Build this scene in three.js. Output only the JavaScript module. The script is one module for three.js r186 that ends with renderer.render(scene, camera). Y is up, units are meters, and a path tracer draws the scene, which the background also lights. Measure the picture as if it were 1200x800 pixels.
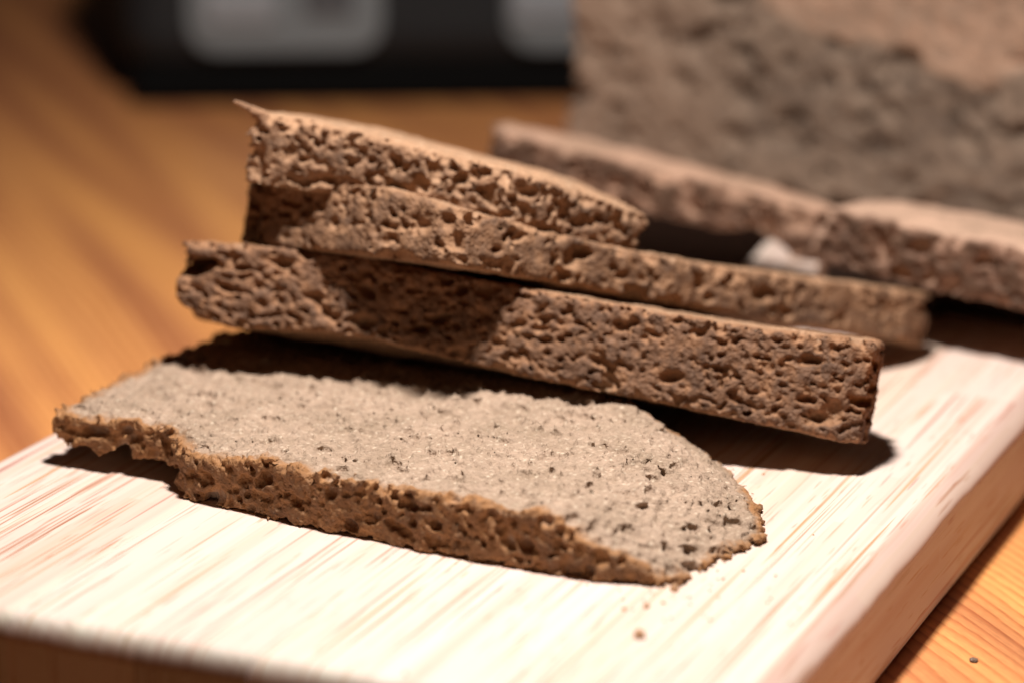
import * as THREE from 'three';
import { ImprovedNoise } from 'three/addons/math/ImprovedNoise.js';
import { RoundedBoxGeometry } from 'three/addons/geometries/RoundedBoxGeometry.js';
import { mergeGeometries } from 'three/addons/utils/BufferGeometryUtils.js';

// ---------------------------------------------------------------- camera, lamp, exposure
const T = 0.017;                                   // thickness of the cutting board; its top is y = T, the table is y = 0
const scene = new THREE.Scene();
scene.background = new THREE.Color(0.007, 0.006, 0.0055);   // the dim room behind
const camera = new THREE.PerspectiveCamera(13.822, 1024 / 682, 0.02, 20);
camera.position.set(0, T + 0.1415, 0);
camera.rotation.set(-THREE.MathUtils.degToRad(16.476), 0, 0);
camera.focus = 0.413; camera.userData.fStop = 9;

const lamp = new THREE.PointLight(new THREE.Color(1, 0.93, 0.875), 0.53, 0, 2);   // the low lamp over the board
lamp.name = 'lamp'; lamp.position.set(0.01, T + 0.27, -0.372);
lamp.castShadow = true; lamp.shadow.radius = 0.75; lamp.shadow.mapSize.set(2048, 2048); lamp.shadow.camera.near = 0.05; lamp.shadow.camera.far = 3;
scene.add(lamp);

const renderer = new THREE.WebGLRenderer({ antialias: true });
renderer.toneMapping = THREE.LinearToneMapping; renderer.toneMappingExposure = 1;
renderer.shadowMap.enabled = true;

// ---------------------------------------------------------------- helpers
function rng(seed) { let s = seed >>> 0; return () => { s = (s + 0x6d2b79f5) | 0; let t = Math.imul(s ^ (s >>> 15), 1 | s); t = (t + Math.imul(t ^ (t >>> 7), 61 | t)) ^ t; return ((t ^ (t >>> 14)) >>> 0) / 4294967296; }; }
const { clamp, lerp, smoothstep } = THREE.MathUtils;
const perlin = new ImprovedNoise(), nz = (x, y, z) => perlin.noise(x + 31.7, y + 17.3, z + 57.1);
function tag(o, label, category, group, kind) {
  if (label) o.userData.label = label; if (category) o.userData.category = category;
  if (group) o.userData.group = group; if (kind) o.userData.kind = kind; return o;
}
function mesh(name, geometry, material, parent) {
  const m = new THREE.Mesh(geometry, material); m.name = name; m.castShadow = m.receiveShadow = true; (parent || scene).add(m); return m;
}
const V3 = (a) => new THREE.Vector3(...a);
function interp(pts, x) {                          // piecewise linear through [[x, y], ...]
  if (x <= pts[0][0]) return pts[0][1];
  for (let i = 1; i < pts.length; i++) if (x <= pts[i][0]) { const [a, b] = pts[i - 1], [c, d] = pts[i]; return lerp(b, d, (x - a) / (c - a)); }
  return pts[pts.length - 1][1];
}
const smax = (a, b, k) => { const h = Math.max(k - Math.abs(a - b), 0) / k; return Math.max(a, b) + h * h * k * 0.25; };
function polySdf(poly, x, y) {
  let d = Infinity, s = 1;
  for (let i = 0, j = poly.length - 1; i < poly.length; j = i++) {
    const [ax, ay] = poly[i], [bx, by] = poly[j], ex = bx - ax, ey = by - ay, wx = x - ax, wy = y - ay;
    const t = clamp((wx * ex + wy * ey) / (ex * ex + ey * ey), 0, 1), qx = wx - ex * t, qy = wy - ey * t;
    d = Math.min(d, qx * qx + qy * qy);
    if ((ay > y) !== (by > y) && x < ((bx - ax) * (y - ay)) / (by - ay) + ax) s = -s;
  }
  return s * Math.sqrt(d);
}

// a fine tiling grain for bread surfaces, as bump
function grainTexture(n, seed) {
  const data = new Uint8Array(n * n * 4), acc = new Float32Array(n * n), R = rng(seed);
  for (const [cells, amp] of [[24, 0.8], [53, 1], [110, 0.8]]) {
    const g = new Float32Array(cells * cells); for (let i = 0; i < g.length; i++) g[i] = R();
    for (let y = 0; y < n; y++) for (let x = 0; x < n; x++) {
      const fx = x / n * cells, fy = y / n * cells, ix = fx | 0, iy = fy | 0, u = fx - ix, v = fy - iy, s = u * u * (3 - 2 * u), t = v * v * (3 - 2 * v), jx = (ix + 1) % cells, jy = (iy + 1) % cells;
      acc[y * n + x] += amp * lerp(lerp(g[iy * cells + ix], g[iy * cells + jx], s), lerp(g[jy * cells + ix], g[jy * cells + jx], s), t);
    }
  }
  for (let i = 0; i < n * n; i++) { const v = clamp(acc[i] / 2.6 * 255, 0, 255); data.set([v, v, v, 255], i * 4); }
  const t = new THREE.DataTexture(data, n, n); t.wrapS = t.wrapT = THREE.RepeatWrapping; t.magFilter = t.minFilter = THREE.LinearFilter; t.needsUpdate = true; return t;
}
const grain = grainTexture(512, 5);
const crumbMat = new THREE.MeshStandardMaterial({ name: 'bread crumb', vertexColors: true, roughness: 0.88, bumpMap: grain, bumpScale: 0.0004 });
const crustMat = new THREE.MeshStandardMaterial({ name: 'bread crust', vertexColors: true, roughness: 0.82, bumpMap: grain, bumpScale: 0.0004 });

// ---------------------------------------------------------------- the wooden table
const GA = THREE.MathUtils.degToRad(24);
function tableTexture() {
  const n = 2048, data = new Uint8Array(n * n * 4);
  for (let j = 0; j < n; j++) for (let i = 0; i < n; i++) {
    const a = i / n * 500, l = j / n * 500;                          // mm across the grain, along the grain
    // mirrored repeat at the borders keeps the sheet seamless
    const warp = 16 * nz(a * 0.012, l * 0.0042, 1.5) + 3.2 * nz(a * 0.05, l * 0.016, 7.2) + 0.5 * nz(a * 0.3, l * 0.04, 2.2);
    const x = (a + warp) / (2.1 + 0.9 * nz(a * 0.02, 3.3, 0.4)), f = x - Math.floor(x), id = Math.floor(x);
    const strength = 0.55 + 0.45 * nz(id * 0.73, l * 0.006, 9.1) + 0.25 * nz(a * 0.03, l * 0.01, 4.4);
    const late = Math.pow(f, 3.2) * (1 - smoothstep(f, 0.93, 1)) * clamp(strength, 0.1, 1);
    const fib = 0.5 + 0.5 * nz(a * 3.1, l * 0.12, 5.7), band = nz(a * 0.014, l * 0.002, 8.8), fine = nz(a * 8, l * 0.5, 3.9);
    const stripe = nz(a * 0.11, l * 0.006, 6.6), tone = 1 + 0.16 * band + 0.22 * stripe + 0.12 * (fib - 0.5) + 0.07 * fine;
    const o = (j * n + i) * 4;
    data[o] = clamp(lerp(215, 150, late) * tone, 0, 255); data[o + 1] = clamp(lerp(146, 75, late) * tone * (1 + 0.1 * band + 0.08 * stripe), 0, 255); data[o + 2] = clamp(lerp(89, 36, late) * tone, 0, 255); data[o + 3] = 255;
  }
  const t = new THREE.DataTexture(data, n, n); t.colorSpace = THREE.SRGBColorSpace; t.wrapS = t.wrapT = THREE.MirroredRepeatWrapping; t.magFilter = t.minFilter = THREE.LinearFilter; t.needsUpdate = true; return t;
}
const tableMat = new THREE.MeshPhysicalMaterial({ name: 'lacquered pine', map: tableTexture(), roughness: 0.52, clearcoat: 0.25, clearcoatRoughness: 0.35 });
{
  const g = new RoundedBoxGeometry(1.9, 0.03, 2.1, 3, 0.004), p = g.attributes.position, uv = g.attributes.uv, c = Math.cos(0.36), s = Math.sin(0.36);
  for (let i = 0; i < p.count; i++) uv.setXY(i, (p.getX(i) * c - p.getZ(i) * s) / 0.5 + 0.23, (p.getX(i) * s + p.getZ(i) * c) / 0.5 + 0.61);
  const t = mesh('table_top', g, tableMat); t.position.set(0, -0.015, -0.75);
  tag(t, 'orange brown pine table top with dark grain lines under the board', null, null, 'structure');
}

// ---------------------------------------------------------------- the cutting board, glued up of staves
const boardDirG = [Math.sin(GA), 0, -Math.cos(GA)], boardDirW = [Math.cos(GA), 0, Math.sin(GA)];
const G0 = 0.2915, G1 = 0.675, W0 = -0.2425, W1 = -0.1015, NST = 8;
function boardTexture() {
  const w = 2048, h = 1024, c = document.createElement('canvas'); c.width = w; c.height = h;
  const x = c.getContext('2d'), R = rng(11);
  x.fillStyle = 'rgb(212,193,183)'; x.fillRect(0, 0, w, h);
  for (let i = 0; i < 260; i++) {                                   // broad soft bands along the grain
    x.fillStyle = R() < 0.5 ? `rgba(222,210,196,${0.10 + 0.2 * R()})` : `rgba(188,150,126,${0.04 + 0.13 * R()})`;
    x.fillRect(R() * w - 300, R() * h, 300 + R() * 1500, 2 + R() * 22);
  }
  const streak = (px, py, len, wid, col) => {                       // a vessel line that swells and thins
    x.fillStyle = col; x.beginPath(); x.moveTo(px, py);
    const sl = (R() - 0.5) * 0.02 * len;
    x.quadraticCurveTo(px + len * 0.4, py - wid + sl * 0.4, px + len, py + sl); x.quadraticCurveTo(px + len * 0.6, py + wid + sl * 0.6, px, py); x.fill();
  };
  for (let i = 0; i < 3400; i++) streak(R() * w, R() * h, 14 + R() * R() * 120, 0.5 + R() * 1.3, `rgba(${146 + R() * 30},${92 + R() * 28},${68 + R() * 24},${0.2 + R() * 0.45})`);
  for (let i = 0; i < 420; i++) streak(R() * w, R() * h, 60 + R() * 260, 1.4 + R() * 2.6, `rgba(${152 + R() * 25},${98 + R() * 25},${74 + R() * 20},${0.35 + R() * 0.45})`);
  for (let k = 0; k < 12; k++) {                                    // clusters of streaks
    const cx = R() * w, cy = R() * h;
    for (let i = 0; i < 26; i++) streak(cx + (R() - 0.5) * 340, cy + (R() - 0.5) * 60, 40 + R() * 190, 0.8 + R() * 2, `rgba(152,96,72,${0.3 + R() * 0.4})`);
  }
  const t = new THREE.CanvasTexture(c); t.colorSpace = THREE.SRGBColorSpace; t.wrapS = t.wrapT = THREE.RepeatWrapping; t.magFilter = t.minFilter = THREE.LinearFilter; return t;
}
const boardMat = new THREE.MeshStandardMaterial({ name: 'pale hardwood', map: boardTexture(), vertexColors: true, roughness: 0.62 });
const board = new THREE.Group(); board.name = 'cutting_board'; scene.add(board);
tag(board, 'pale wooden cutting board with rounded edges under all the bread', 'cutting board');
{
  const w3 = V3(boardDirW), g3 = V3(boardDirG);
  const arc = (r, n) => Array.from({ length: n + 1 }, (_, i) => r * (1 - Math.cos((i / n) * Math.PI / 2)));
  const tones = [[1, 0.985, 0.96], [0.97, 0.94, 0.9], [1.02, 1.0, 0.98], [0.96, 0.95, 0.93], [1, 0.98, 0.95], [1.03, 1.01, 1.0], [0.98, 0.955, 0.92], [1.0, 0.985, 0.965]];
  const ends = [1, 0.8, 0.92, 0.74, 0.95, 0.82, 1, 0.85];
  // seams fall at w = -0.2038 and -0.1841, as the front face shows
  const seams = [W0, -0.2236, -0.2038, -0.1841, -0.167, -0.1505, -0.1335, -0.117, W1];
  for (let k = 0; k < NST; k++) {
    const a = seams[k], b = seams[k + 1], first = k === 0, last = k === NST - 1, rF = 0.0034, rL = first ? 0.003 : 0.00016, rR = last ? 0.0040 : 0.00016;
    const gs = [...arc(rF, 9).map((e) => G0 + e)]; for (let g = G0 + rF + 0.0008; g < G0 + 0.02; g += 0.0016) gs.push(g); for (let g = G0 + 0.0216; g < G1 - 0.005; g += 0.004) gs.push(g); gs.push(...arc(0.003, 5).reverse().map((e) => G1 - e));
    const ws = [...arc(rL, first ? 8 : 3).map((e) => a + e)]; const wn = Math.round((b - a - rL - rR) / 0.0005); for (let i = 1; i < wn; i++) ws.push(a + rL + (b - a - rL - rR) * i / wn); ws.push(...arc(rR, last ? 10 : 3).reverse().map((e) => b - e));
    const pos = [], uv = [], col = [], idx = [], P = new THREE.Vector3();
    const drop = (e, r) => e >= r ? 0 : r - Math.sqrt(Math.max(0, r * r - (r - e) * (r - e)));
    const put = (g, w, y, u, v, tint) => { P.copy(g3).multiplyScalar(g).addScaledVector(w3, w); pos.push(P.x, y, P.z); uv.push(u, v); col.push(tones[k][0] * tint[0], tones[k][1] * tint[1], tones[k][2] * tint[2]); return pos.length / 3 - 1; };
    const U = (g) => (g - G0) / 0.36 + k * 0.37, Vw = (w) => (w - a) / 0.15 + k * 0.23;
    const top = (g, w) => {
      const fg = g - G0, rough = fg < rF * 1.2 ? 0.00013 * nz(w * 2600, fg * 2600, k) + 0.00012 * nz(w * 1100, fg * 900, k + 9) : 0;
      const rf = rF * (1 + 0.18 * nz(w * 90, 3, k));
      const wr = last ? rR * (0.82 + 0.28 * nz(g * 40, 1.5, 0) + 0.14 * nz(g * 150, 4.5, 0)) : rR;
      // the right edge is planed to a slanting facet rather than a true round
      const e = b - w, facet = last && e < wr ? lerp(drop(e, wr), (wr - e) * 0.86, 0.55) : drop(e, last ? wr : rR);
      return T - Math.min(rf, drop(fg, rf)) - drop(G1 - g, 0.003) - Math.min(rL, drop(w - a, rL)) - facet + rough + 0.00004 * nz(w * 500, g * 30, 2);
    };
    const nG = gs.length, nW = ws.length;
    for (const g of gs) for (const w of ws) {
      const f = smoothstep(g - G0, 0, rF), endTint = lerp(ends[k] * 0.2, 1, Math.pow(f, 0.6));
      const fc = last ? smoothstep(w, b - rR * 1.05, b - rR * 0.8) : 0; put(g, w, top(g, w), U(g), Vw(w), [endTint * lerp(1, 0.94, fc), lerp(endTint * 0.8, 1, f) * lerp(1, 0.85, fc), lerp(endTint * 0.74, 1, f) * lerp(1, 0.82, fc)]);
    }
    for (let i = 0; i < nG - 1; i++) for (let j = 0; j < nW - 1; j++) { const q = i * nW + j; idx.push(q, q + 1, q + nW, q + 1, q + nW + 1, q + nW); }
    const skirt = (list, side) => {                                 // the side faces go down to a small arris at the foot
      const rows = [1, 0.6, 0.25, 0.03, 0], base = pos.length / 3;
      for (const t of rows) for (const [g, w] of list) {
        const y0 = top(g, w), y = t === 0 ? 0.0002 : lerp(0.0012, y0, t);
        const inset = t === 0 ? 0.0008 : 0, gg = g + (side === 'front' ? inset : side === 'back' ? -inset : 0), ww = w + (side === 'left' && first ? inset : side === 'right' && last ? -inset : 0);
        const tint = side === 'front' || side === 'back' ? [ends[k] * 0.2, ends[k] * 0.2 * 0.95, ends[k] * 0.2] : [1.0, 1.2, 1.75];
        if (side === 'front' || side === 'back') put(gg, ww, y, y / 0.36 * 3 + k * 0.31, (w - a) / 0.15 + 0.4, tint); else put(gg, ww, y, U(g) + 0.5, y / 0.15 + k * 0.13, tint);
      }
      const n = list.length;
      for (let r = 0; r < rows.length - 1; r++) for (let j = 0; j < n - 1; j++) { const q = base + r * n + j; side === 'front' || side === 'right' ? idx.push(q, q + n, q + 1, q + 1, q + n, q + n + 1) : idx.push(q, q + 1, q + n, q + 1, q + n + 1, q + n); }
    };
    skirt(ws.map((w) => [gs[0], w]), 'front'); skirt(ws.map((w) => [gs[nG - 1], w]), 'back');
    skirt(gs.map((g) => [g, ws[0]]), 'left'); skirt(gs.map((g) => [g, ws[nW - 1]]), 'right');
    const g = new THREE.BufferGeometry();
    g.setAttribute('position', new THREE.Float32BufferAttribute(pos, 3)); g.setAttribute('uv', new THREE.Float32BufferAttribute(uv, 2)); g.setAttribute('color', new THREE.Float32BufferAttribute(col, 3)); g.setIndex(idx); g.computeVertexNormals();
    mesh('stave', g, boardMat, board);
  }
}

// ---------------------------------------------------------------- bread: a field of distances, pores carved out of it, meshed by surface nets
// All lengths in a slice are millimetres: u along its front edge, y up through its thickness, v towards its back.
function bread(name, s, parentInfo) {
  const { cell, lo, hi } = s, nx = Math.ceil((hi[0] - lo[0]) / cell) + 1, ny = Math.ceil((hi[1] - lo[1]) / cell) + 1, nw = Math.ceil((hi[2] - lo[2]) / cell) + 1;
  const poly2 = new Float32Array(nx * nw), D = new Float32Array(nx * ny * nw), N = s.seed;
  for (let k = 0; k < nw; k++) for (let i = 0; i < nx; i++) { const u = lo[0] + i * cell, v = lo[2] + k * cell; poly2[k * nx + i] = polySdf(s.outline, u + 0.9 * nz(v * 0.13, u * 0.13, N) + 0.4 * nz(v * 0.5, u * 0.5, N), v + 0.9 * nz(u * 0.13, v * 0.13, N + 5) + 0.45 * nz(u * 0.45, v * 0.45, N + 5)); }
  const at = (i, j, k) => (k * ny + j) * nx + i;
  const round = s.round ?? 1.1, band = s.band ?? 2.6;
  const base = new Float32Array(nx * ny * nw);
  for (let k = 0; k < nw; k++) for (let i = 0; i < nx; i++) {
    const u = lo[0] + i * cell, v = lo[2] + k * cell, p = poly2[k * nx + i], yt = s.top(u, v), yb = s.bottom(u, v);
    for (let j = 0; j < ny; j++) {
      const y = lo[1] + j * cell;
      let d = smax(smax(p, y - yt, round), yb - y, round);
      if (s.carve) d = s.carve(d, u, y, v, p);
      const q = at(i, j, k); base[q] = d;
      if (Math.abs(d) < band) {
        const edge = smoothstep(p, -2.2, -0.4), side = edge * (1 - smoothstep(Math.max(y - yt, yb - y), -0.9, -0.1));
        const calm = 1 - (s.sideCalm ?? 0) * side;
        d += calm * (s.lump ?? 0.3) * nz(u * 0.42, y * 0.5, v * 0.42 + N) + calm * (s.rough ?? 0.26) * nz(u * 1.15, y * 1.3, v * 1.15 + N) + calm * (s.fine ?? 0.16) * nz(u * 2.6, y * 2.6, v * 2.6 + N);
        d += side * (s.sideRough ?? 0.34) * (Math.abs(nz(u * 0.75 + y * 0.25, y * 1.25, v * 0.75 + N + 3)) - 0.2);
      }
      D[q] = d;
    }
  }
  // pores
  const R = rng(N * 977 + 13);
  const look = (u, y, v) => { const i = clamp(Math.round((u - lo[0]) / cell), 0, nx - 1), j = clamp(Math.round((y - lo[1]) / cell), 0, ny - 1), k = clamp(Math.round((v - lo[2]) / cell), 0, nw - 1); return [base[at(i, j, k)], poly2[k * nx + i]]; };
  const carvePore = (c, r, turn, k = 0.25) => {
    const m = Math.max(...r) + 0.5, cs = Math.cos(turn), sn = Math.sin(turn), rm = Math.min(...r);
    const i0 = Math.max(0, Math.ceil((c[0] - m - lo[0]) / cell)), i1 = Math.min(nx - 1, Math.floor((c[0] + m - lo[0]) / cell));
    const j0 = Math.max(0, Math.ceil((c[1] - m - lo[1]) / cell)), j1 = Math.min(ny - 1, Math.floor((c[1] + m - lo[1]) / cell));
    const k0 = Math.max(0, Math.ceil((c[2] - m - lo[2]) / cell)), k1 = Math.min(nw - 1, Math.floor((c[2] + m - lo[2]) / cell));
    for (let kk = k0; kk <= k1; kk++) for (let jj = j0; jj <= j1; jj++) for (let ii = i0; ii <= i1; ii++) {
      const q = at(ii, jj, kk); if (D[q] < -3.5) continue;
      const x = lo[0] + ii * cell - c[0], y = lo[1] + jj * cell - c[1], z = lo[2] + kk * cell - c[2];
      const a = x * cs + y * sn, b = -x * sn + y * cs, w = (1 - Math.sqrt((a / r[0]) ** 2 + (b / r[1]) ** 2 + (z / r[2]) ** 2)) * rm + 0.35 * rm * nz((x + c[0]) * 0.9 / rm * 0.6, (y + c[1]) * 0.9 / rm * 0.6, (z + c[2]) * 0.9 / rm * 0.6);
      if (w > D[q] - k) D[q] = smax(D[q], w, k);
    }
  };
  for (const c of s.pores) {
    let made = 0;
    for (let t = 0; t < c.n * 400 && made < c.n; t++) {
      const u = lerp(lo[0], hi[0], R()), y = lerp(lo[1], hi[1], R()), v = lerp(lo[2], hi[2], R()), [d, p] = look(u, y, v);
      if (d > (c.out ?? 0.15) || d < -(c.deep ?? 0.8)) continue;
      if (s.seen && !s.seen(u, y, v)) continue;
      const onSide = p > -1.1;
      if (c.on === 'side' ? !onSide : c.on === 'cut' ? onSide : false) continue;
      if (c.patch && nz(u * 0.14, y * 0.25, v * 0.14 + N + c.patch) < R() * 0.5 - 0.25) continue;
      const r = lerp(c.r[0], c.r[1], Math.pow(R(), 2)), st = c.stretch;
      carvePore([u, y, v], [r * lerp(1, st[0], R()), r * lerp(1, st[1], R()), r * lerp(1, st[2], R())], (R() - 0.5) * (c.turn ?? 1), c.k ?? 0.25);
      made++;
    }
  }
  for (const [c, r, turn] of s.holes ?? []) carvePore(c, r, turn ?? 0, 0.4);
  for (const f of s.extra ?? []) for (let k = 0; k < nw; k++) for (let j = 0; j < ny; j++) for (let i = 0; i < nx; i++) { const q = at(i, j, k); const e = f(lo[0] + i * cell, lo[1] + j * cell, lo[2] + k * cell); if (e < D[q]) D[q] = e; }
  // seal the border of the grid
  for (let k = 0; k < nw; k++) for (let j = 0; j < ny; j++) for (let i = 0; i < nx; i++) if (i === 0 || j === 0 || k === 0 || i === nx - 1 || j === ny - 1 || k === nw - 1) D[at(i, j, k)] = Math.max(D[at(i, j, k)], 0.05);
  // surface nets
  const vid = new Int32Array(nx * ny * nw).fill(-1), vp = [], offs = [[0, 0, 0], [1, 0, 0], [0, 1, 0], [1, 1, 0], [0, 0, 1], [1, 0, 1], [0, 1, 1], [1, 1, 1]];
  const E8 = [[0, 1], [2, 3], [4, 5], [6, 7], [0, 2], [1, 3], [4, 6], [5, 7], [0, 4], [1, 5], [2, 6], [3, 7]], step = offs.map(([a, b, c]) => at(a, b, c)), val = new Float64Array(8);
  for (let k = 0; k < nw - 1; k++) for (let j = 0; j < ny - 1; j++) for (let i = 0; i < nx - 1; i++) {
    const q = at(i, j, k); let neg = 0;
    for (let c = 0; c < 8; c++) { val[c] = D[q + step[c]]; if (val[c] < 0) neg++; }
    if (neg === 0 || neg === 8) continue;
    let x = 0, y = 0, z = 0, n = 0;
    for (const [a, b] of E8) if ((val[a] < 0) !== (val[b] < 0)) { const t = val[a] / (val[a] - val[b]), A = offs[a], B = offs[b]; x += lerp(A[0], B[0], t); y += lerp(A[1], B[1], t); z += lerp(A[2], B[2], t); n++; }
    vid[q] = vp.length / 3; vp.push(lo[0] + (i + x / n) * cell, lo[1] + (j + y / n) * cell, lo[2] + (k + z / n) * cell);
  }
  const quads = [], sx = at(1, 0, 0), sy = at(0, 1, 0), sz = at(0, 0, 1);
  for (let k = 1; k < nw - 1; k++) for (let j = 1; j < ny - 1; j++) for (let i = 1; i < nx - 1; i++) {
    const q = at(i, j, k), a = D[q] < 0;
    if (a !== D[q + sx] < 0) { const w = [vid[q], vid[q - sy], vid[q - sy - sz], vid[q - sz]]; quads.push(a ? w : w.reverse()); }
    if (a !== D[q + sy] < 0) { const w = [vid[q], vid[q - sz], vid[q - sx - sz], vid[q - sx]]; quads.push(a ? w : w.reverse()); }
    if (a !== D[q + sz] < 0) { const w = [vid[q], vid[q - sx], vid[q - sx - sy], vid[q - sy]]; quads.push(a ? w : w.reverse()); }
  }
  // local frame of the mesh: x = u, y = y, z = -v (metres)
  const nv = vp.length / 3, pos = new Float32Array(nv * 3), lean = s.lean ?? 0;
  for (let i = 0; i < nv; i++) { pos[i * 3] = vp[i * 3] / 1000; pos[i * 3 + 1] = vp[i * 3 + 1] / 1000; pos[i * 3 + 2] = -(vp[i * 3 + 2] + lean * vp[i * 3 + 1]) / 1000; }
  const index = new Uint32Array(quads.length * 6);
  quads.forEach((w, n) => { index.set([w[0], w[2], w[1], w[0], w[3], w[2]], n * 6); });
  const g = new THREE.BufferGeometry(); g.setAttribute('position', new THREE.BufferAttribute(pos, 3)); g.setIndex(new THREE.BufferAttribute(index, 1)); g.computeVertexNormals();
  const nor = g.attributes.normal.array, col = new Float32Array(nv * 3), part = new Uint8Array(nv), out = [0, 0, 0];
  for (let i = 0; i < nv; i++) {
    const u = vp[i * 3], y = vp[i * 3 + 1], v = vp[i * 3 + 2], [b, p] = look(u, y, v);
    s.color(u, y, v, p, b, out); col.set(out, i * 3);
    part[i] = s.crust(u, y, v, p) ? 1 : 0;
  }
  const group = new THREE.Group(); group.name = name; scene.add(group);
  const O = V3(s.at), U = V3(s.U), Vb = V3(s.V).negate(), Nn = new THREE.Vector3().crossVectors(Vb, U).normalize();
  group.matrixAutoUpdate = true;
  const M = new THREE.Matrix4().makeBasis(U.normalize(), Nn, new THREE.Vector3().crossVectors(U, Nn)); group.quaternion.setFromRotationMatrix(M); group.position.set(O.x, O.y + T, O.z);
  for (const [w, partName, mat] of [[0, 'crumb', crumbMat], [1, 'crust', crustMat]]) {
    const map = new Int32Array(nv * 3).fill(-1), list = [], axis = [], id = []; const use = (i, a) => { const q = i * 3 + a; if (map[q] < 0) { map[q] = list.length; list.push(i); axis.push(a); } return map[q]; };
    for (let t = 0; t < index.length; t += 6) {
      if ((part[index[t]] + part[index[t + 1]] + part[index[t + 2]] >= 2 ? 1 : 0) !== w) continue;
      let X = 0, Y = 0, Z = 0; for (let e = 0; e < 6; e++) { const n = index[t + e] * 3; X += Math.abs(nor[n]); Y += Math.abs(nor[n + 1]); Z += Math.abs(nor[n + 2]); }
      const a = Y >= X && Y >= Z ? 1 : Z >= X ? 2 : 0; for (let e = 0; e < 6; e++) id.push(use(index[t + e], a));
    }
    if (!id.length) continue;
    const pg = new THREE.BufferGeometry(), A = (src, n) => { const a = new Float32Array(list.length * n); list.forEach((i, o) => { for (let c = 0; c < n; c++) a[o * n + c] = src[i * n + c]; }); return new THREE.BufferAttribute(a, n); };
    pg.setAttribute('position', A(pos, 3)); pg.setAttribute('normal', A(nor, 3)); pg.setAttribute('color', A(col, 3)); pg.setIndex(id);
    const uv = new Float32Array(list.length * 2); list.forEach((i, o) => { const u = vp[i * 3] / 24, y = vp[i * 3 + 1] / 24, v = vp[i * 3 + 2] / 24; uv.set(axis[o] === 1 ? [u, v] : axis[o] === 2 ? [u, y + 0.4] : [v, y + 0.7], o * 2); });
    pg.setAttribute('uv', new THREE.BufferAttribute(uv, 2));
    mesh(partName, pg, mat, group);
  }
  return group;
}
const mixInto = (o, a, b, t) => { o[0] = lerp(a[0], b[0], t); o[1] = lerp(a[1], b[1], t); o[2] = lerp(a[2], b[2], t); };
const CRUMB = [0.372, 0.264, 0.19], CRUMB_DARK = [0.17, 0.118, 0.07], CRUST = [0.275, 0.155, 0.085], CRUST_WARM = [0.37, 0.205, 0.088], CRUST_DARK = [0.19, 0.105, 0.062], FLECK = [0.55, 0.46, 0.35];
// bread colour: pale crumb on the cut faces, brown crust on the rim, an orange line where they meet, and specks of seed and flour
function breadColor(opts = {}) {
  const crumb = opts.crumb ?? CRUMB, crust = opts.crust ?? CRUST, warm = opts.warm ?? CRUST_WARM, S = opts.seed ?? 0;
  return (u, y, v, p, b, o) => {
    const e = p + 0.9 * nz(u * 0.4, y * 0.4, v * 0.4 + S) + 0.5 * nz(u * 1.3, y, v * 1.3 + S), t = smoothstep(e, -(opts.rim ?? 2.6), -0.5);
    const n1 = nz(u * 0.12, y * 0.2, v * 0.12 + S), n2 = nz(u * 0.9, y * 0.9, v * 0.9 + S + 4), n3 = nz(u * 2.2, y * 2.2, v * 2.2 + S + 8);
    mixInto(o, crumb, CRUMB_DARK, clamp(0.18 + 0.35 * n1 + 0.3 * n2, 0, 0.8));
    const side = clamp(0.4 + 0.7 * n1 + 0.55 * n2, 0, 1), c = [0, 0, 0]; mixInto(c, crust, opts.dark ?? CRUST_DARK, side);
    const rimline = smoothstep(e, -2.6, -1.3) * (1 - smoothstep(e, -0.9, 0.1)); mixInto(c, c, warm, 0.75 * rimline);
    mixInto(o, o, c, t);
    if (n3 > 0.34) mixInto(o, o, FLECK, (n3 - 0.34) * (t > 0.5 ? 0.4 : 2.2) * (opts.fleck ?? 1));
    if (opts.underShade) mixInto(o, o, [0.035, 0.02, 0.014], smoothstep(-y, opts.underShade, opts.underShade + 1.5) * smoothstep(v, 4, 6));  // near-black underside colour stands in for the shade beneath a slice
    const k = 1 + 0.22 * n3; o[0] *= k; o[1] *= k; o[2] *= k;
  };
}
const rimIsCrust = (u, y, v, p) => p > -1.0;
const SIDE = [{ n: 110, r: [0.6, 1.3], stretch: [1.7, 1, 2.2], on: 'side', deep: 0.7, turn: 1.2, patch: 2 }, { n: 1100, r: [0.3, 0.65], stretch: [1.8, 1, 1.8], on: 'side', deep: 0.6, turn: 1.4, patch: 7 }];
const CUT = [{ n: 260, r: [0.3, 0.6], stretch: [3.0, 1, 1.2], on: 'cut', deep: 0.5, turn: 0.5 }];
const GROUP = 'slices of brown bread on the board';

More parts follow.
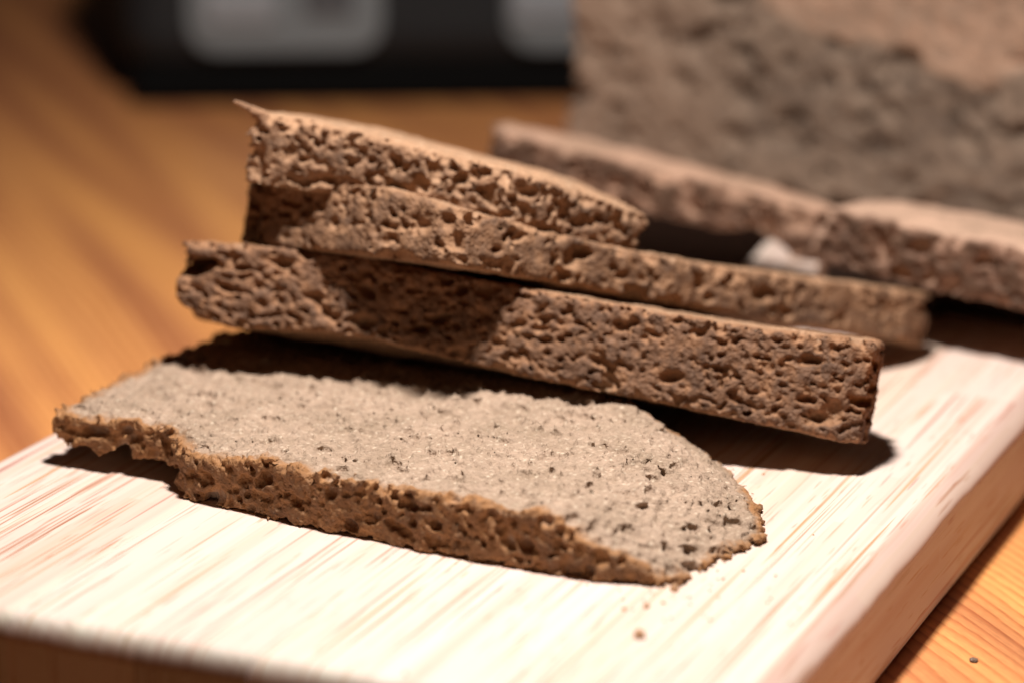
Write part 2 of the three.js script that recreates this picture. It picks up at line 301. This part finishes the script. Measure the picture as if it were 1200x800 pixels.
{ // slice lying flat in front, its right end thinned to a wedge
  const outline = [[-25, 2.6], [-14, 3.4], [-3.5, 4.2], [-0.6, 1.2], [2, -0.6], [14, -1.5], [28, -2.5], [42, -2.9], [55, -2.8], [64, -2.4], [72, -1.4], [80, 0.4], [82, 3], [83.6, 12], [86.2, 24.5], [80.5, 34], [73, 44.5], [66, 51], [57, 49.5], [46, 51.5], [32, 55], [14, 60], [-10, 61], [-22, 58], [-27.5, 50], [-27, 32], [-26, 16]];
  const rightEnd = [[-1, 80.2], [0.6, 80.9], [3, 82], [12, 83.6], [24.5, 86.2], [34, 80.5], [44.5, 73], [51, 66]];
  const s = bread('bread_slice', {
    cell: 0.33, seed: 1, lo: [-31, -1.2, -5.5], hi: [88.5, 10.6, 63.5], outline, round: 1.3, lean: 0.06,
    at: [-0.0503, 0.0002, -0.3968], U: [0.8806, 0, 0.4739], V: [0.4739, 0, -0.8806],
    top: (u, v) => {
      const flat = 8.6 - 1.5 * Math.exp(-(((u - 4) / 7) ** 2)) * (1 - smoothstep(v, 1, 9)) + 0.35 * nz(u * 0.06, v * 0.06, 3) + 0.25 * nz(u * 0.2, v * 0.2, 3);
      const w = 0.5 + 8.4 * (interp(rightEnd, v) - u) / interp([[0, 17], [12, 19.5], [24, 22], [50, 18]], v);   // thins out to the right end
      return -smax(-flat, -Math.max(0.7, w), 1.3);
    },
    bottom: () => 0,
    carve: (d, u, y, v) => {                                         // the hollow under the left end
      const q = Math.max(Math.abs(u + 14 - 0.6 * nz(y, v * 0.5, 3)) - 12, y - 3.0 - 0.9 * nz(u * 0.5, v * 0.4, 6) + 0.02 * (u + 10), v - 17);
      return smax(d, -q, 0.7);
    },
    pores: [{ n: 165, r: [0.6, 1.15], stretch: [1.5, 1, 1.6], on: 'side', deep: 0.6, turn: 1.4, patch: 2 }, { n: 560, r: [0.3, 0.58], stretch: [1.5, 1.1, 1.6], on: 'side', deep: 0.5, turn: 2 },
      { n: 420, r: [0.42, 0.75], stretch: [2.2, 0.7, 1.5], on: 'cut', deep: -0.05, out: 0.4, turn: 0.2, k: 0.4 }, { n: 1000, r: [0.5, 1.2], stretch: [2.2, 0.9, 1.7], on: 'cut', deep: 0.3, out: 0.25, turn: 0.2, k: 0.3, patch: 4 }, { n: 34, r: [0.75, 1.15], stretch: [2.6, 0.7, 1.4], on: 'cut', deep: 0.3, turn: 0.2, k: 0.4 }],
    holes: [[[-17.5, 6.2, 3.2], [3.0, 1.0, 2.0], 0.2], [[-11.8, 6.9, 4.2], [1.3, 0.9, 1.6], 0.1], [[1.2, 8.4, 9], [1.6, 0.9, 2], 0], [[66, 6.4, 27], [1.9, 0.9, 1], -0.3], [[73.5, 4.6, 40], [1, 0.8, 1.1], 0], [[63, 7.2, 35], [1.6, 0.8, 1.6], 0]],
    seen: (u, y, v) => y > 0.5 && v < 56,
    lump: 0.55, rough: 0.62, fine: 0.36, sideRough: 0.12, sideCalm: 0.55,
    color: breadColor({ seed: 2, crust: [0.25, 0.115, 0.042], dark: [0.14, 0.066, 0.028], warm: [0.34, 0.155, 0.05], rim: 3.0 }), crust: rimIsCrust,
  });
  tag(s, 'bread slice lying flat at the front, pale cut face up, right end a thin wedge', 'bread slice', GROUP);
}
{ // slice leaning on the flat one
  const topLine = [[-6, 13.2], [8, 14.5], [25, 15.4], [46, 15], [64, 14.7], [88, 15], [107, 16]], botLine = [[-6, 4.6], [-4.3, 3.2], [2.8, 0.7], [10, 1], [20, 2.4], [28, 2.9], [40, 2.0], [52, 1.2], [74, 1], [104, 0]];
  const s = bread('bread_slice', {
    cell: 0.36, seed: 3, lo: [-9, -1.5, -3], hi: [111, 18.5, 44], round: 1.2, lean: 0.03,
    outline: [[-4.8, 0.4], [2, 0], [30, -0.3], [60, 0.2], [90, 0], [103, 0.2], [106.4, 1.6], [107.6, 6], [107, 13], [101, 19], [90, 26], [76, 33], [56, 40], [30, 41], [4, 40], [-4, 30], [-5.4, 12]],
    at: [-0.0504, 0.0165, -0.4314], U: [0.9608, -0.1008, 0.2581], V: [0.2254, -0.2575, -0.9396],
    top: (u, v) => { const w = Math.max(0, v); return interp(topLine, u) - 0.13 * w * (1 - smoothstep(u, 36, 56)) - 0.001 * w * w + 0.25 * nz(u * 0.2, v * 0.2, 5); },
    bottom: (u, v) => interp(botLine, u) * (1 - smoothstep(v, 4, 14)) + 0.3 * nz(u * 0.2, v * 0.2, 8),
    pores: [{ n: 130, r: [0.5, 1.15], stretch: [2.2, 0.7, 2], on: 'side', deep: 0.6, turn: 0.9, patch: 2 }, { n: 1700, r: [0.22, 0.52], stretch: [2, 0.9, 2], on: 'side', deep: 0.65, turn: 1.0 }, ...CUT],
    holes: [[[-1.8, 9.4, 1.4], [3.4, 1.7, 5.5], 0.25], [[27, 5.2, 0], [2.6, 1, 1.6], 0.05], [[13, 12.2, 0], [0.9, 0.9, 1.4], 0], [[9, 8, 0], [0.9, 0.8, 1.2], 0], [[4, 11.6, 0], [0.7, 1.2, 1.2], 0], [[19, 7.5, 0], [0.7, 1.2, 1.3], 0.4], [[102, 4.5, 0.3], [2, 1.6, 1.6], 0.8], [[77, 5.2, 0], [2.4, 1.1, 1.5], 0.1]],
    seen: (u, y, v) => v < 20,
    lump: 0.2, rough: 0.16, fine: 0.22, sideRough: 0.2,
    color: breadColor({ seed: 5, crumb: [0.34, 0.19, 0.105], crust: [0.182, 0.09, 0.046], dark: [0.08, 0.039, 0.021], warm: [0.30, 0.145, 0.066], fleck: 0.5 }), crust: rimIsCrust,
  });
  tag(s, 'thick bread slice leaning on the back of the flat front slice, lowest of the stack', 'bread slice', GROUP);
}
{ // slice lying across the leaning one, sloping down to the right
  const topLine = [[-3, 9.3], [8, 8.5], [26, 7.2], [52, 7.2], [79, 8.4], [100, 9.2]];
  const s = bread('bread_slice', {
    cell: 0.42, seed: 7, lo: [-24, -2.6, -4], hi: [104, 13, 56], round: 1.1, lean: 0.05,
    outline: [[0.6, 0], [20, 0.3], [50, -0.2], [80, 0.2], [96.5, 0], [100, 1.4], [101, 5], [98, 11], [86, 19], [62, 29], [34, 42], [4, 46], [-12, 45], [-14.8, 41], [-12.5, 32], [-4.6, 10], [-0.6, 1]],
    at: [-0.0088, 0.0311, -0.4141], U: [0.8119, -0.2832, -0.5105], V: [-0.567, -0.1748, -0.8049],
    top: (u, v) => { const w = Math.max(0, v); return interp(topLine, u) + 1.7 * (1 - smoothstep(u, 2, 22)) * smoothstep(w, 2, 14) + 0.07 * Math.min(w, 10) * smoothstep(u, 5, 30) - Math.min(0.0075 * Math.max(0, w - 7) ** 2 * smoothstep(u, 12, 45), 5)  + 0.3 * nz(u * 0.2, v * 0.2, 15); },
    bottom: (u, v) => 0.02 * Math.max(0, v) * smoothstep(u, 60, 90) - 1.8 * smoothstep(v, 2, 9) * smoothstep(u, 12, 26) * (1 - smoothstep(u, 64, 82)) + 0.3 * nz(u * 0.2, v * 0.2, 18),
    pores: [...SIDE, ...CUT], holes: [[[-3.6, 6.6, 5], [1.6, 0.8, 1.6], 0.3], [[61, 3.6, 0], [2.2, 1.2, 1.4], 0]],
    seen: (u, y, v) => v < 54,
    lump: 0.22, rough: 0.18, fine: 0.22, sideRough: 0.25,
    color: breadColor({ seed: 11, crumb: [0.36, 0.2, 0.11], crust: [0.188, 0.094, 0.045], dark: [0.085, 0.042, 0.022], warm: [0.30, 0.16, 0.08], fleck: 0.5, underShade: -0.5 }), crust: rimIsCrust,
  });
  tag(s, 'middle bread slice of the leaning stack, sloping down to the right onto the board', 'bread slice', GROUP);
}
{ // topmost slice
  const topLine = [[-6, 12], [-4, 11.3], [12, 10.7], [25.7, 8.8], [39.4, 7.3], [44, 6.4], [58, 2.4], [75, 1]];
  const s = bread('bread_slice', {
    cell: 0.4, seed: 12, lo: [-9.5, -4.6, -3.5], hi: [66, 14.5, 44], round: 1.0, lean: -0.02,
    outline: [[-3.6, 0.2], [10, -0.2], [28, 0.2], [39, 0], [42.5, 1.2], [50, 9], [57.5, 18], [58.5, 22], [54, 29], [42, 38], [8, 40], [0, 37], [-3.4, 14]],
    at: [-0.039, 0.0393, -0.4318], U: [0.9779, -0.0893, 0.1892], V: [0.1719, -0.173, -0.9698],
    top: (u, v) => { const w = Math.max(0, v); return interp(topLine, u) - 0.0015 * w * w + 0.3 * nz(u * 0.2, v * 0.2, 25); },
    bottom: (u, v) => 0.3 * nz(u * 0.2, v * 0.2, 28) - 1.6 * smoothstep(u, 22, 36) - 2.2 * smoothstep(u, 40, 56) + 1.0 * smoothstep(u, 8, 20) * (1 - smoothstep(u, 30, 38)) * (1 - smoothstep(v, 2, 8)),
    pores: [{ n: 100, r: [0.6, 1.25], stretch: [1.4, 1, 2.2], on: 'side', deep: 0.7, turn: 2, patch: 2 }, { n: 950, r: [0.3, 0.68], stretch: [1.4, 1, 1.8], on: 'side', deep: 0.6, turn: 2 }, ...CUT],
    holes: [[[25, 3.2, 0], [1.7, 1.4, 1.8], 0], [[-1.2, 4.5, 0.2], [0.8, 2.6, 1.3], 0.1], [[12, 2.2, 0], [2.6, 0.8, 1.4], -0.1], [[36, 2.8, 0], [0.9, 1.9, 1.4], 0.2]],
    extra: [(u, y, v) => { const t = clamp((u + 6.2) / 4.6, 0, 1), cy = lerp(12.5, 10.8, t), cz = lerp(0.4, 1.2, t), r = lerp(0.45, 1.0, t); return Math.hypot(Math.max(0, -6.2 - u, u + 1.6), y - cy, v - cz) - r; }],
    seen: (u, y, v) => v < 30,
    lump: 0.26, rough: 0.22, fine: 0.2, sideRough: 0.3,
    color: breadColor({ seed: 15, crumb: [0.36, 0.205, 0.115], crust: [0.222, 0.114, 0.058], dark: [0.1, 0.051, 0.027], warm: [0.31, 0.175, 0.095], fleck: 0.5 }), crust: rimIsCrust,
  });
  tag(s, 'topmost bread slice of the leaning stack, a thin crust spike at its left corner', 'bread slice', GROUP);
}
{ // slice behind, broken at its right end
  const botLine = [[-10, -6.3], [18, -7.8], [30, -8.6], [44, -8], [49, -6.2], [53, -7.4], [57, -10.2], [63, -9.6], [68, -7]];
  const s = bread('bread_slice', {
    cell: 0.6, lean: -0.22, seed: 17, lo: [-9, -25, -4], hi: [72, 2.6, 29], round: 1.6,
    outline: [[-2, 0], [20, 0], [42, 0.3], [52, 0], [55, 2], [58, 1], [63, 2.5], [63.5, 6], [66, 9], [63, 14], [56, 20], [46, 24], [28, 25], [4, 24], [-5, 16], [-5, 8]],
    at: [-0.0016, 0.03, -0.5131], U: [0.9431, -0.1811, 0.279], V: [0.2639, -0.1028, -0.959],
    top: (u, v) => 0.2 - 0.002 * Math.max(0, v) ** 2 + 0.5 * nz(u * 0.12, v * 0.12, 35),
    bottom: (u, v) => interp(botLine, u) - 13 * smoothstep(v, 19.5, 21.5) * (1 - smoothstep(u, 42, 56)) + 0.4 * nz(u * 0.2, v * 0.2, 38),
    pores: [{ n: 90, r: [0.9, 1.8], stretch: [1.6, 1, 1.2], on: 'side', deep: 0.7, patch: 2 }, { n: 260, r: [0.5, 0.9], stretch: [1.6, 1, 1.2], on: 'side', deep: 0.6 }],
    holes: [[[57, -3.6, 1.5], [4, 2.1, 3], 0.2], [[53, -6.4, 1], [1.8, 1.6, 2.4], 0.3], [[63, -2.4, 4], [3.2, 2.1, 4], 0]],
    seen: (u, y, v) => v < 20,
    lump: 0.3, rough: 0.25, fine: 0.15, sideRough: 0.25, band: 3,
    color: breadColor({ seed: 21, crumb: [0.46, 0.28, 0.19], warm: [0.17, 0.085, 0.05], fleck: 0, underShade: 8, crust: [0.108, 0.056, 0.031], dark: [0.062, 0.032, 0.018] }), crust: rimIsCrust,
  });
  tag(s, 'blurred bread slice with a broken right end, in front of the loaf', 'bread slice', GROUP);
}
{ // slice behind at the right edge
  const face = breadColor({ seed: 27, crumb: [0.5, 0.32, 0.225], warm: [0.18, 0.09, 0.055], fleck: 0, underShade: 9.8, crust: [0.118, 0.062, 0.034], dark: [0.068, 0.036, 0.021] });
  const s = bread('bread_slice', {
    cell: 0.6, seed: 23, lo: [-20, -23, -4], hi: [66, 2.6, 36], round: 1.6, lean: -0.2, carve: (d, u, y) => smax(d, -(u + 13 - 0.45 * (y + 11) + 1.2 * nz(u * 0.2, y * 0.3, 5)), 1.5),
    outline: [[-2.5, 0.4], [2, -0.2], [20, 0.3], [45, 0], [60, 1], [62, 20], [58, 31], [30, 33], [0, 28], [-12, 20], [-14.5, 12], [-13.5, 4], [-11, 1.2]],
    at: [0.061, 0.023, -0.4768], U: [0.7972, -0.0478, 0.6018], V: [0.5969, -0.0871, -0.7976],
    top: (u, v) => 0.2 - 0.0015 * Math.max(0, v) ** 2 + 0.4 * nz(u * 0.12, v * 0.12, 45),
    bottom: (u, v) => -10.6 - 11 * Math.max(smoothstep(v, 24, 26.5), smoothstep(v, 7, 10) * (1 - smoothstep(u, 3, 7))) + 0.5 * nz(u * 0.25, v * 0.2, 48),
    pores: [{ n: 60, r: [0.8, 1.6], stretch: [1.6, 1, 1.2], on: 'side', deep: 0.7, patch: 2 }, { n: 260, r: [0.5, 0.9], stretch: [1.6, 1, 1.2], on: 'side', deep: 0.6 }],
    holes: [[[4, -5, 0], [1.2, 4, 1.6], 0.3]],
    seen: (u, y, v) => v < 20,
    lump: 0.3, rough: 0.25, fine: 0.15, sideRough: 0.25, band: 3,
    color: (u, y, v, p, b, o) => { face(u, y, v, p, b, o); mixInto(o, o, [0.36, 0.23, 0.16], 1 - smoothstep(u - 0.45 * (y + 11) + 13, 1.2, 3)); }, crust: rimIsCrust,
  });
  tag(s, 'blurred bread slice at the right edge, lying in front of the loaf', 'bread slice', GROUP);
}
{ // what is left of the loaf
  const flap = [[40, 50], [46, 44], [50, 40.5], [56, 39], [62.5, 37], [70, 37], [76, 36.6], [80, 34], [85.4, 32.3], [91, 31], [96.4, 30], [100, 33], [103.5, 35.5], [110, 33], [118, 30], [140, 27]];
  const flapAt = (u, y) => y - interp(flap, u) - 1.1 * nz(u * 0.22, y * 0.22, 61) - 0.5 * nz(u * 0.7, y * 0.7, 62);
  const s = bread('bread_loaf', {
    cell: 0.95, seed: 31, lo: [-5, -1, -8], hi: [143, 76, 98], round: 5, band: 5,
    outline: [[0, 0], [70, 0], [138, 0], [138, 92], [70, 94], [0, 92]],
    at: [0.0129, 0.0006, -0.6003], U: [0.8491, 0, 0.5283], V: [0.5283, 0, -0.8491],
    top: (u, v) => 68 + 3 * nz(u * 0.03, v * 0.03, 3) - 0.004 * (v - 45) ** 2, bottom: () => 0.3,
    carve: (d, u, y, v) => d - (u > 30 ? (4.2 + 1.6 * nz(u * 0.1, y * 0.14, 71)) * smoothstep(flapAt(u, y), -0.4, 0.8) * smoothstep(v, 12, 4) * (v < 9 ? 1 : 0) : 0) + 1.5 * nz(u * 0.05, y * 0.06, v * 0.05) + 0.6 * nz(u * 0.22, y * 0.25, v * 0.2),
    pores: [{ n: 260, r: [0.9, 1.9], stretch: [1.8, 1, 1.2], on: 'any', deep: 0.6 }, { n: 110, r: [1.5, 2.8], stretch: [1.6, 1, 1.4], on: 'any', deep: 0.8 }],
    holes: [[[72, 43, -3], [2.8, 1.7, 4], 0.1], [[33.2, 36.2, 0], [2.4, 1.4, 3], 0], [[104, 37, -2], [5, 1.4, 4], 0.3]],
    seen: (u, y, v) => v < 12 && y < 60 && (u < 30 || flapAt(u, y) < -1.5),
    lump: 0.7, rough: 0.5, fine: 0, sideRough: 0,
    color: (u, y, v, p, b, o) => {
      const n1 = nz(u * 0.045, y * 0.06, v * 0.05 + 3), n2 = nz(u * 0.3, y * 0.34, v * 0.3 + 9), n3 = nz(u * 0.8, y * 0.8, v * 0.8);
      mixInto(o, [0.2, 0.138, 0.096], [0.082, 0.054, 0.037], clamp(0.45 + 0.5 * n1 + 0.8 * n2 + 0.5 * n3, 0, 1));
      mixInto(o, o, [0.22, 0.144, 0.098], (1 - smoothstep(u + 6 * n1 + (y - 20) * 0.3, 12, 52)) * 0.75);
      if (u > 30) mixInto(o, o, [0.31, 0.19, 0.125], smoothstep(flapAt(u, y), -0.5, 0.7) * clamp(0.78 + 0.9 * n2 + 0.5 * n1, 0.2, 1));
      if (v > 10) mixInto(o, o, CRUST_WARM, 0.7);
      const k = 1 + 0.25 * n3; o[0] *= k; o[1] *= k; o[2] *= k;
    },
    crust: (u, y, v) => v > 6 || (u > 30 && flapAt(u, y) > 0.1),
  });
  tag(s, 'large blurred uncut remainder of the brown loaf behind all the slices', 'bread loaf');
}

// ---------------------------------------------------------------- crumbs
const crumbGeo = (seed, flat = 0.8) => {
  const g = new THREE.IcosahedronGeometry(1, 3), p = g.attributes.position, c = new Float32Array(p.count * 3), q = new THREE.Vector3();
  for (let i = 0; i < p.count; i++) { q.fromBufferAttribute(p, i); const r = 1 + 0.5 * nz(q.x * 1.3 + seed, q.y * 1.3, q.z * 1.3) + 0.35 * nz(q.x * 3 + seed, q.y * 3, q.z * 3); p.setXYZ(i, q.x * r, q.y * r * flat, q.z * r); c.fill(1, i * 3, i * 3 + 3); }
  g.computeVertexNormals(); g.setAttribute('color', new THREE.BufferAttribute(c, 3)); return g;
};
const crumbBrown = new THREE.MeshStandardMaterial({ name: 'crumb', color: new THREE.Color(0.46, 0.27, 0.15), roughness: 0.85 });
const seedPale = new THREE.MeshStandardMaterial({ name: 'seed', color: new THREE.Color(0.62, 0.52, 0.34), roughness: 0.5 });
const fleckGrey = new THREE.MeshStandardMaterial({ name: 'fleck', color: new THREE.Color(0.18, 0.12, 0.085), roughness: 0.4 });
function morsel(name, seed, x, y, z, r, m, label, category, flat) {
  const o = mesh(name, crumbGeo(seed, flat), m); o.scale.setScalar(r); o.position.set(x, y, z); o.rotation.y = seed; tag(o, label, category); return o;
}
morsel('bread_crumb', 1.2, 0.0167, T + 0.0005, -0.3421, 0.00075, crumbBrown, 'brown bread crumb lying alone on the board nearest the front edge', 'crumb');
morsel('bread_crumb_001', 2.7, 0.0222, T + 0.0004, -0.3588, 0.00062, crumbBrown, 'brown bread crumb right beside the right front corner of the flat slice', 'crumb');
morsel('bread_crumb_002', 4.1, 0.0181, T + 0.0003, -0.3525, 0.0004, crumbBrown, 'tiny brown crumb between the flat slice and the lone crumb near the board edge', 'crumb');
morsel('seed', 5.3, -0.0487, T + 0.0094, -0.4466, 0.00055, seedPale, 'tiny pale seed under the left end of the leaning slice, left of its twin', 'seed');
morsel('seed_001', 6.9, -0.0472, T + 0.0094, -0.4462, 0.0006, seedPale, 'tiny pale seed under the left end of the leaning slice, right of its twin', 'seed');
morsel('wood_chip', 7.7, 0.0662, 0.0003, -0.3742, 0.0006, fleckGrey, 'small dark fleck lying on the table to the right of the board', 'fleck', 0.3);

{ // dust of crumbs that fell along the cut
  const R = rng(77), parts = [], tip = [0.029, -0.364];
  for (let i = 0; i < 60; i++) {
    const a = R() * 6.28, d = i < 40 ? 0.004 + 0.024 * R() * R() : 0.01 + 0.05 * R(), s = 0.00012 + 0.00022 * R() * R(), x = tip[0] + Math.cos(a) * d - 0.006, z = tip[1] + Math.sin(a) * d + 0.004;
    const g = new THREE.IcosahedronGeometry(1, 1), p = g.attributes.position; for (let k = 0; k < p.count; k++) { const q = 1 + 0.5 * nz(p.getX(k) * 1.7 + i, p.getY(k) * 1.7, p.getZ(k) * 1.7); p.setXYZ(k, p.getX(k) * q, p.getY(k) * q * 0.7, p.getZ(k) * q); }
    g.computeVertexNormals(); g.scale(s, s, s); g.translate(x, T + s * 0.5, z); parts.push(g);
  }
  tag(mesh('crumb_dust', mergeGeometries(parts), crumbBrown), 'fine brown crumb dust scattered round the right end of the flat slice', 'crumbs', null, 'stuff');
}

// ---------------------------------------------------------------- the dark appliance behind
{
  const a = new THREE.Group(); a.name = 'kitchen_appliance'; a.position.set(-0.008, 0, -0.765); a.rotation.y = 0.06; scene.add(a);
  tag(a, 'low black appliance with two grey panels, blurred on the table behind the bread', 'appliance');
  const black = new THREE.MeshPhysicalMaterial({ name: 'black plastic', color: new THREE.Color(0.012, 0.0128, 0.014), roughness: 0.6, specularIntensity: 0.4 });
  const base = new THREE.MeshPhysicalMaterial({ name: 'black rubber', color: new THREE.Color(0.003, 0.003, 0.003), roughness: 0.9, specularIntensity: 0.15 });
  const grey = new THREE.MeshStandardMaterial({ name: 'grey panel', color: new THREE.Color(0.125, 0.14, 0.147), roughness: 0.6 });
  const pale = new THREE.MeshStandardMaterial({ name: 'pale key', color: new THREE.Color(0.2, 0.215, 0.23), roughness: 0.5 }), dark = new THREE.MeshStandardMaterial({ name: 'dark key', color: new THREE.Color(0.055, 0.06, 0.068), roughness: 0.5 });
  const b = mesh('body', new RoundedBoxGeometry(0.2, 0.07, 0.12, 5, 0.012), black, a); b.position.set(0, 0.045, -0.06);
  const f = mesh('base', new RoundedBoxGeometry(0.194, 0.0125, 0.114, 3, 0.004), base, a); f.position.set(0, 0.0063, -0.06);
  for (const [x, w] of [[-0.054, 0.052], [0.0295, 0.045]]) {
    const sh = new THREE.Shape(), h = 0.046, r = 0.009; sh.moveTo(-w / 2 + r, 0); sh.lineTo(w / 2 - r, 0); sh.quadraticCurveTo(w / 2, 0, w / 2, r); sh.lineTo(w / 2, h - r); sh.quadraticCurveTo(w / 2, h, w / 2 - r, h); sh.lineTo(-w / 2 + r, h); sh.quadraticCurveTo(-w / 2, h, -w / 2, h - r); sh.lineTo(-w / 2, r); sh.quadraticCurveTo(-w / 2, 0, -w / 2 + r, 0);
    const p = mesh('panel', new THREE.ExtrudeGeometry(sh, { depth: 0.002, bevelEnabled: true, bevelSize: 0.0006, bevelThickness: 0.0006, bevelSegments: 2 }), grey, a); p.position.set(x, 0.0165, -0.0002);
    for (const [kx, ky, kw, kh, m] of [[-0.012, 0.013, 0.02, 0.011, pale], [0.012, 0.015, 0.013, 0.009, dark], [0.0, 0.029, 0.012, 0.01, pale], [0.016, 0.029, 0.009, 0.008, dark], [-0.017, 0.03, 0.008, 0.009, dark]]) { const q = mesh('key', new RoundedBoxGeometry(kw, kh, 0.003, 3, 0.0014), m, p); q.position.set(kx, ky, 0.0036); }  // added pads, pale and dark, imitating mottled highlights on the panel
  }
}

renderer.render(scene, camera);
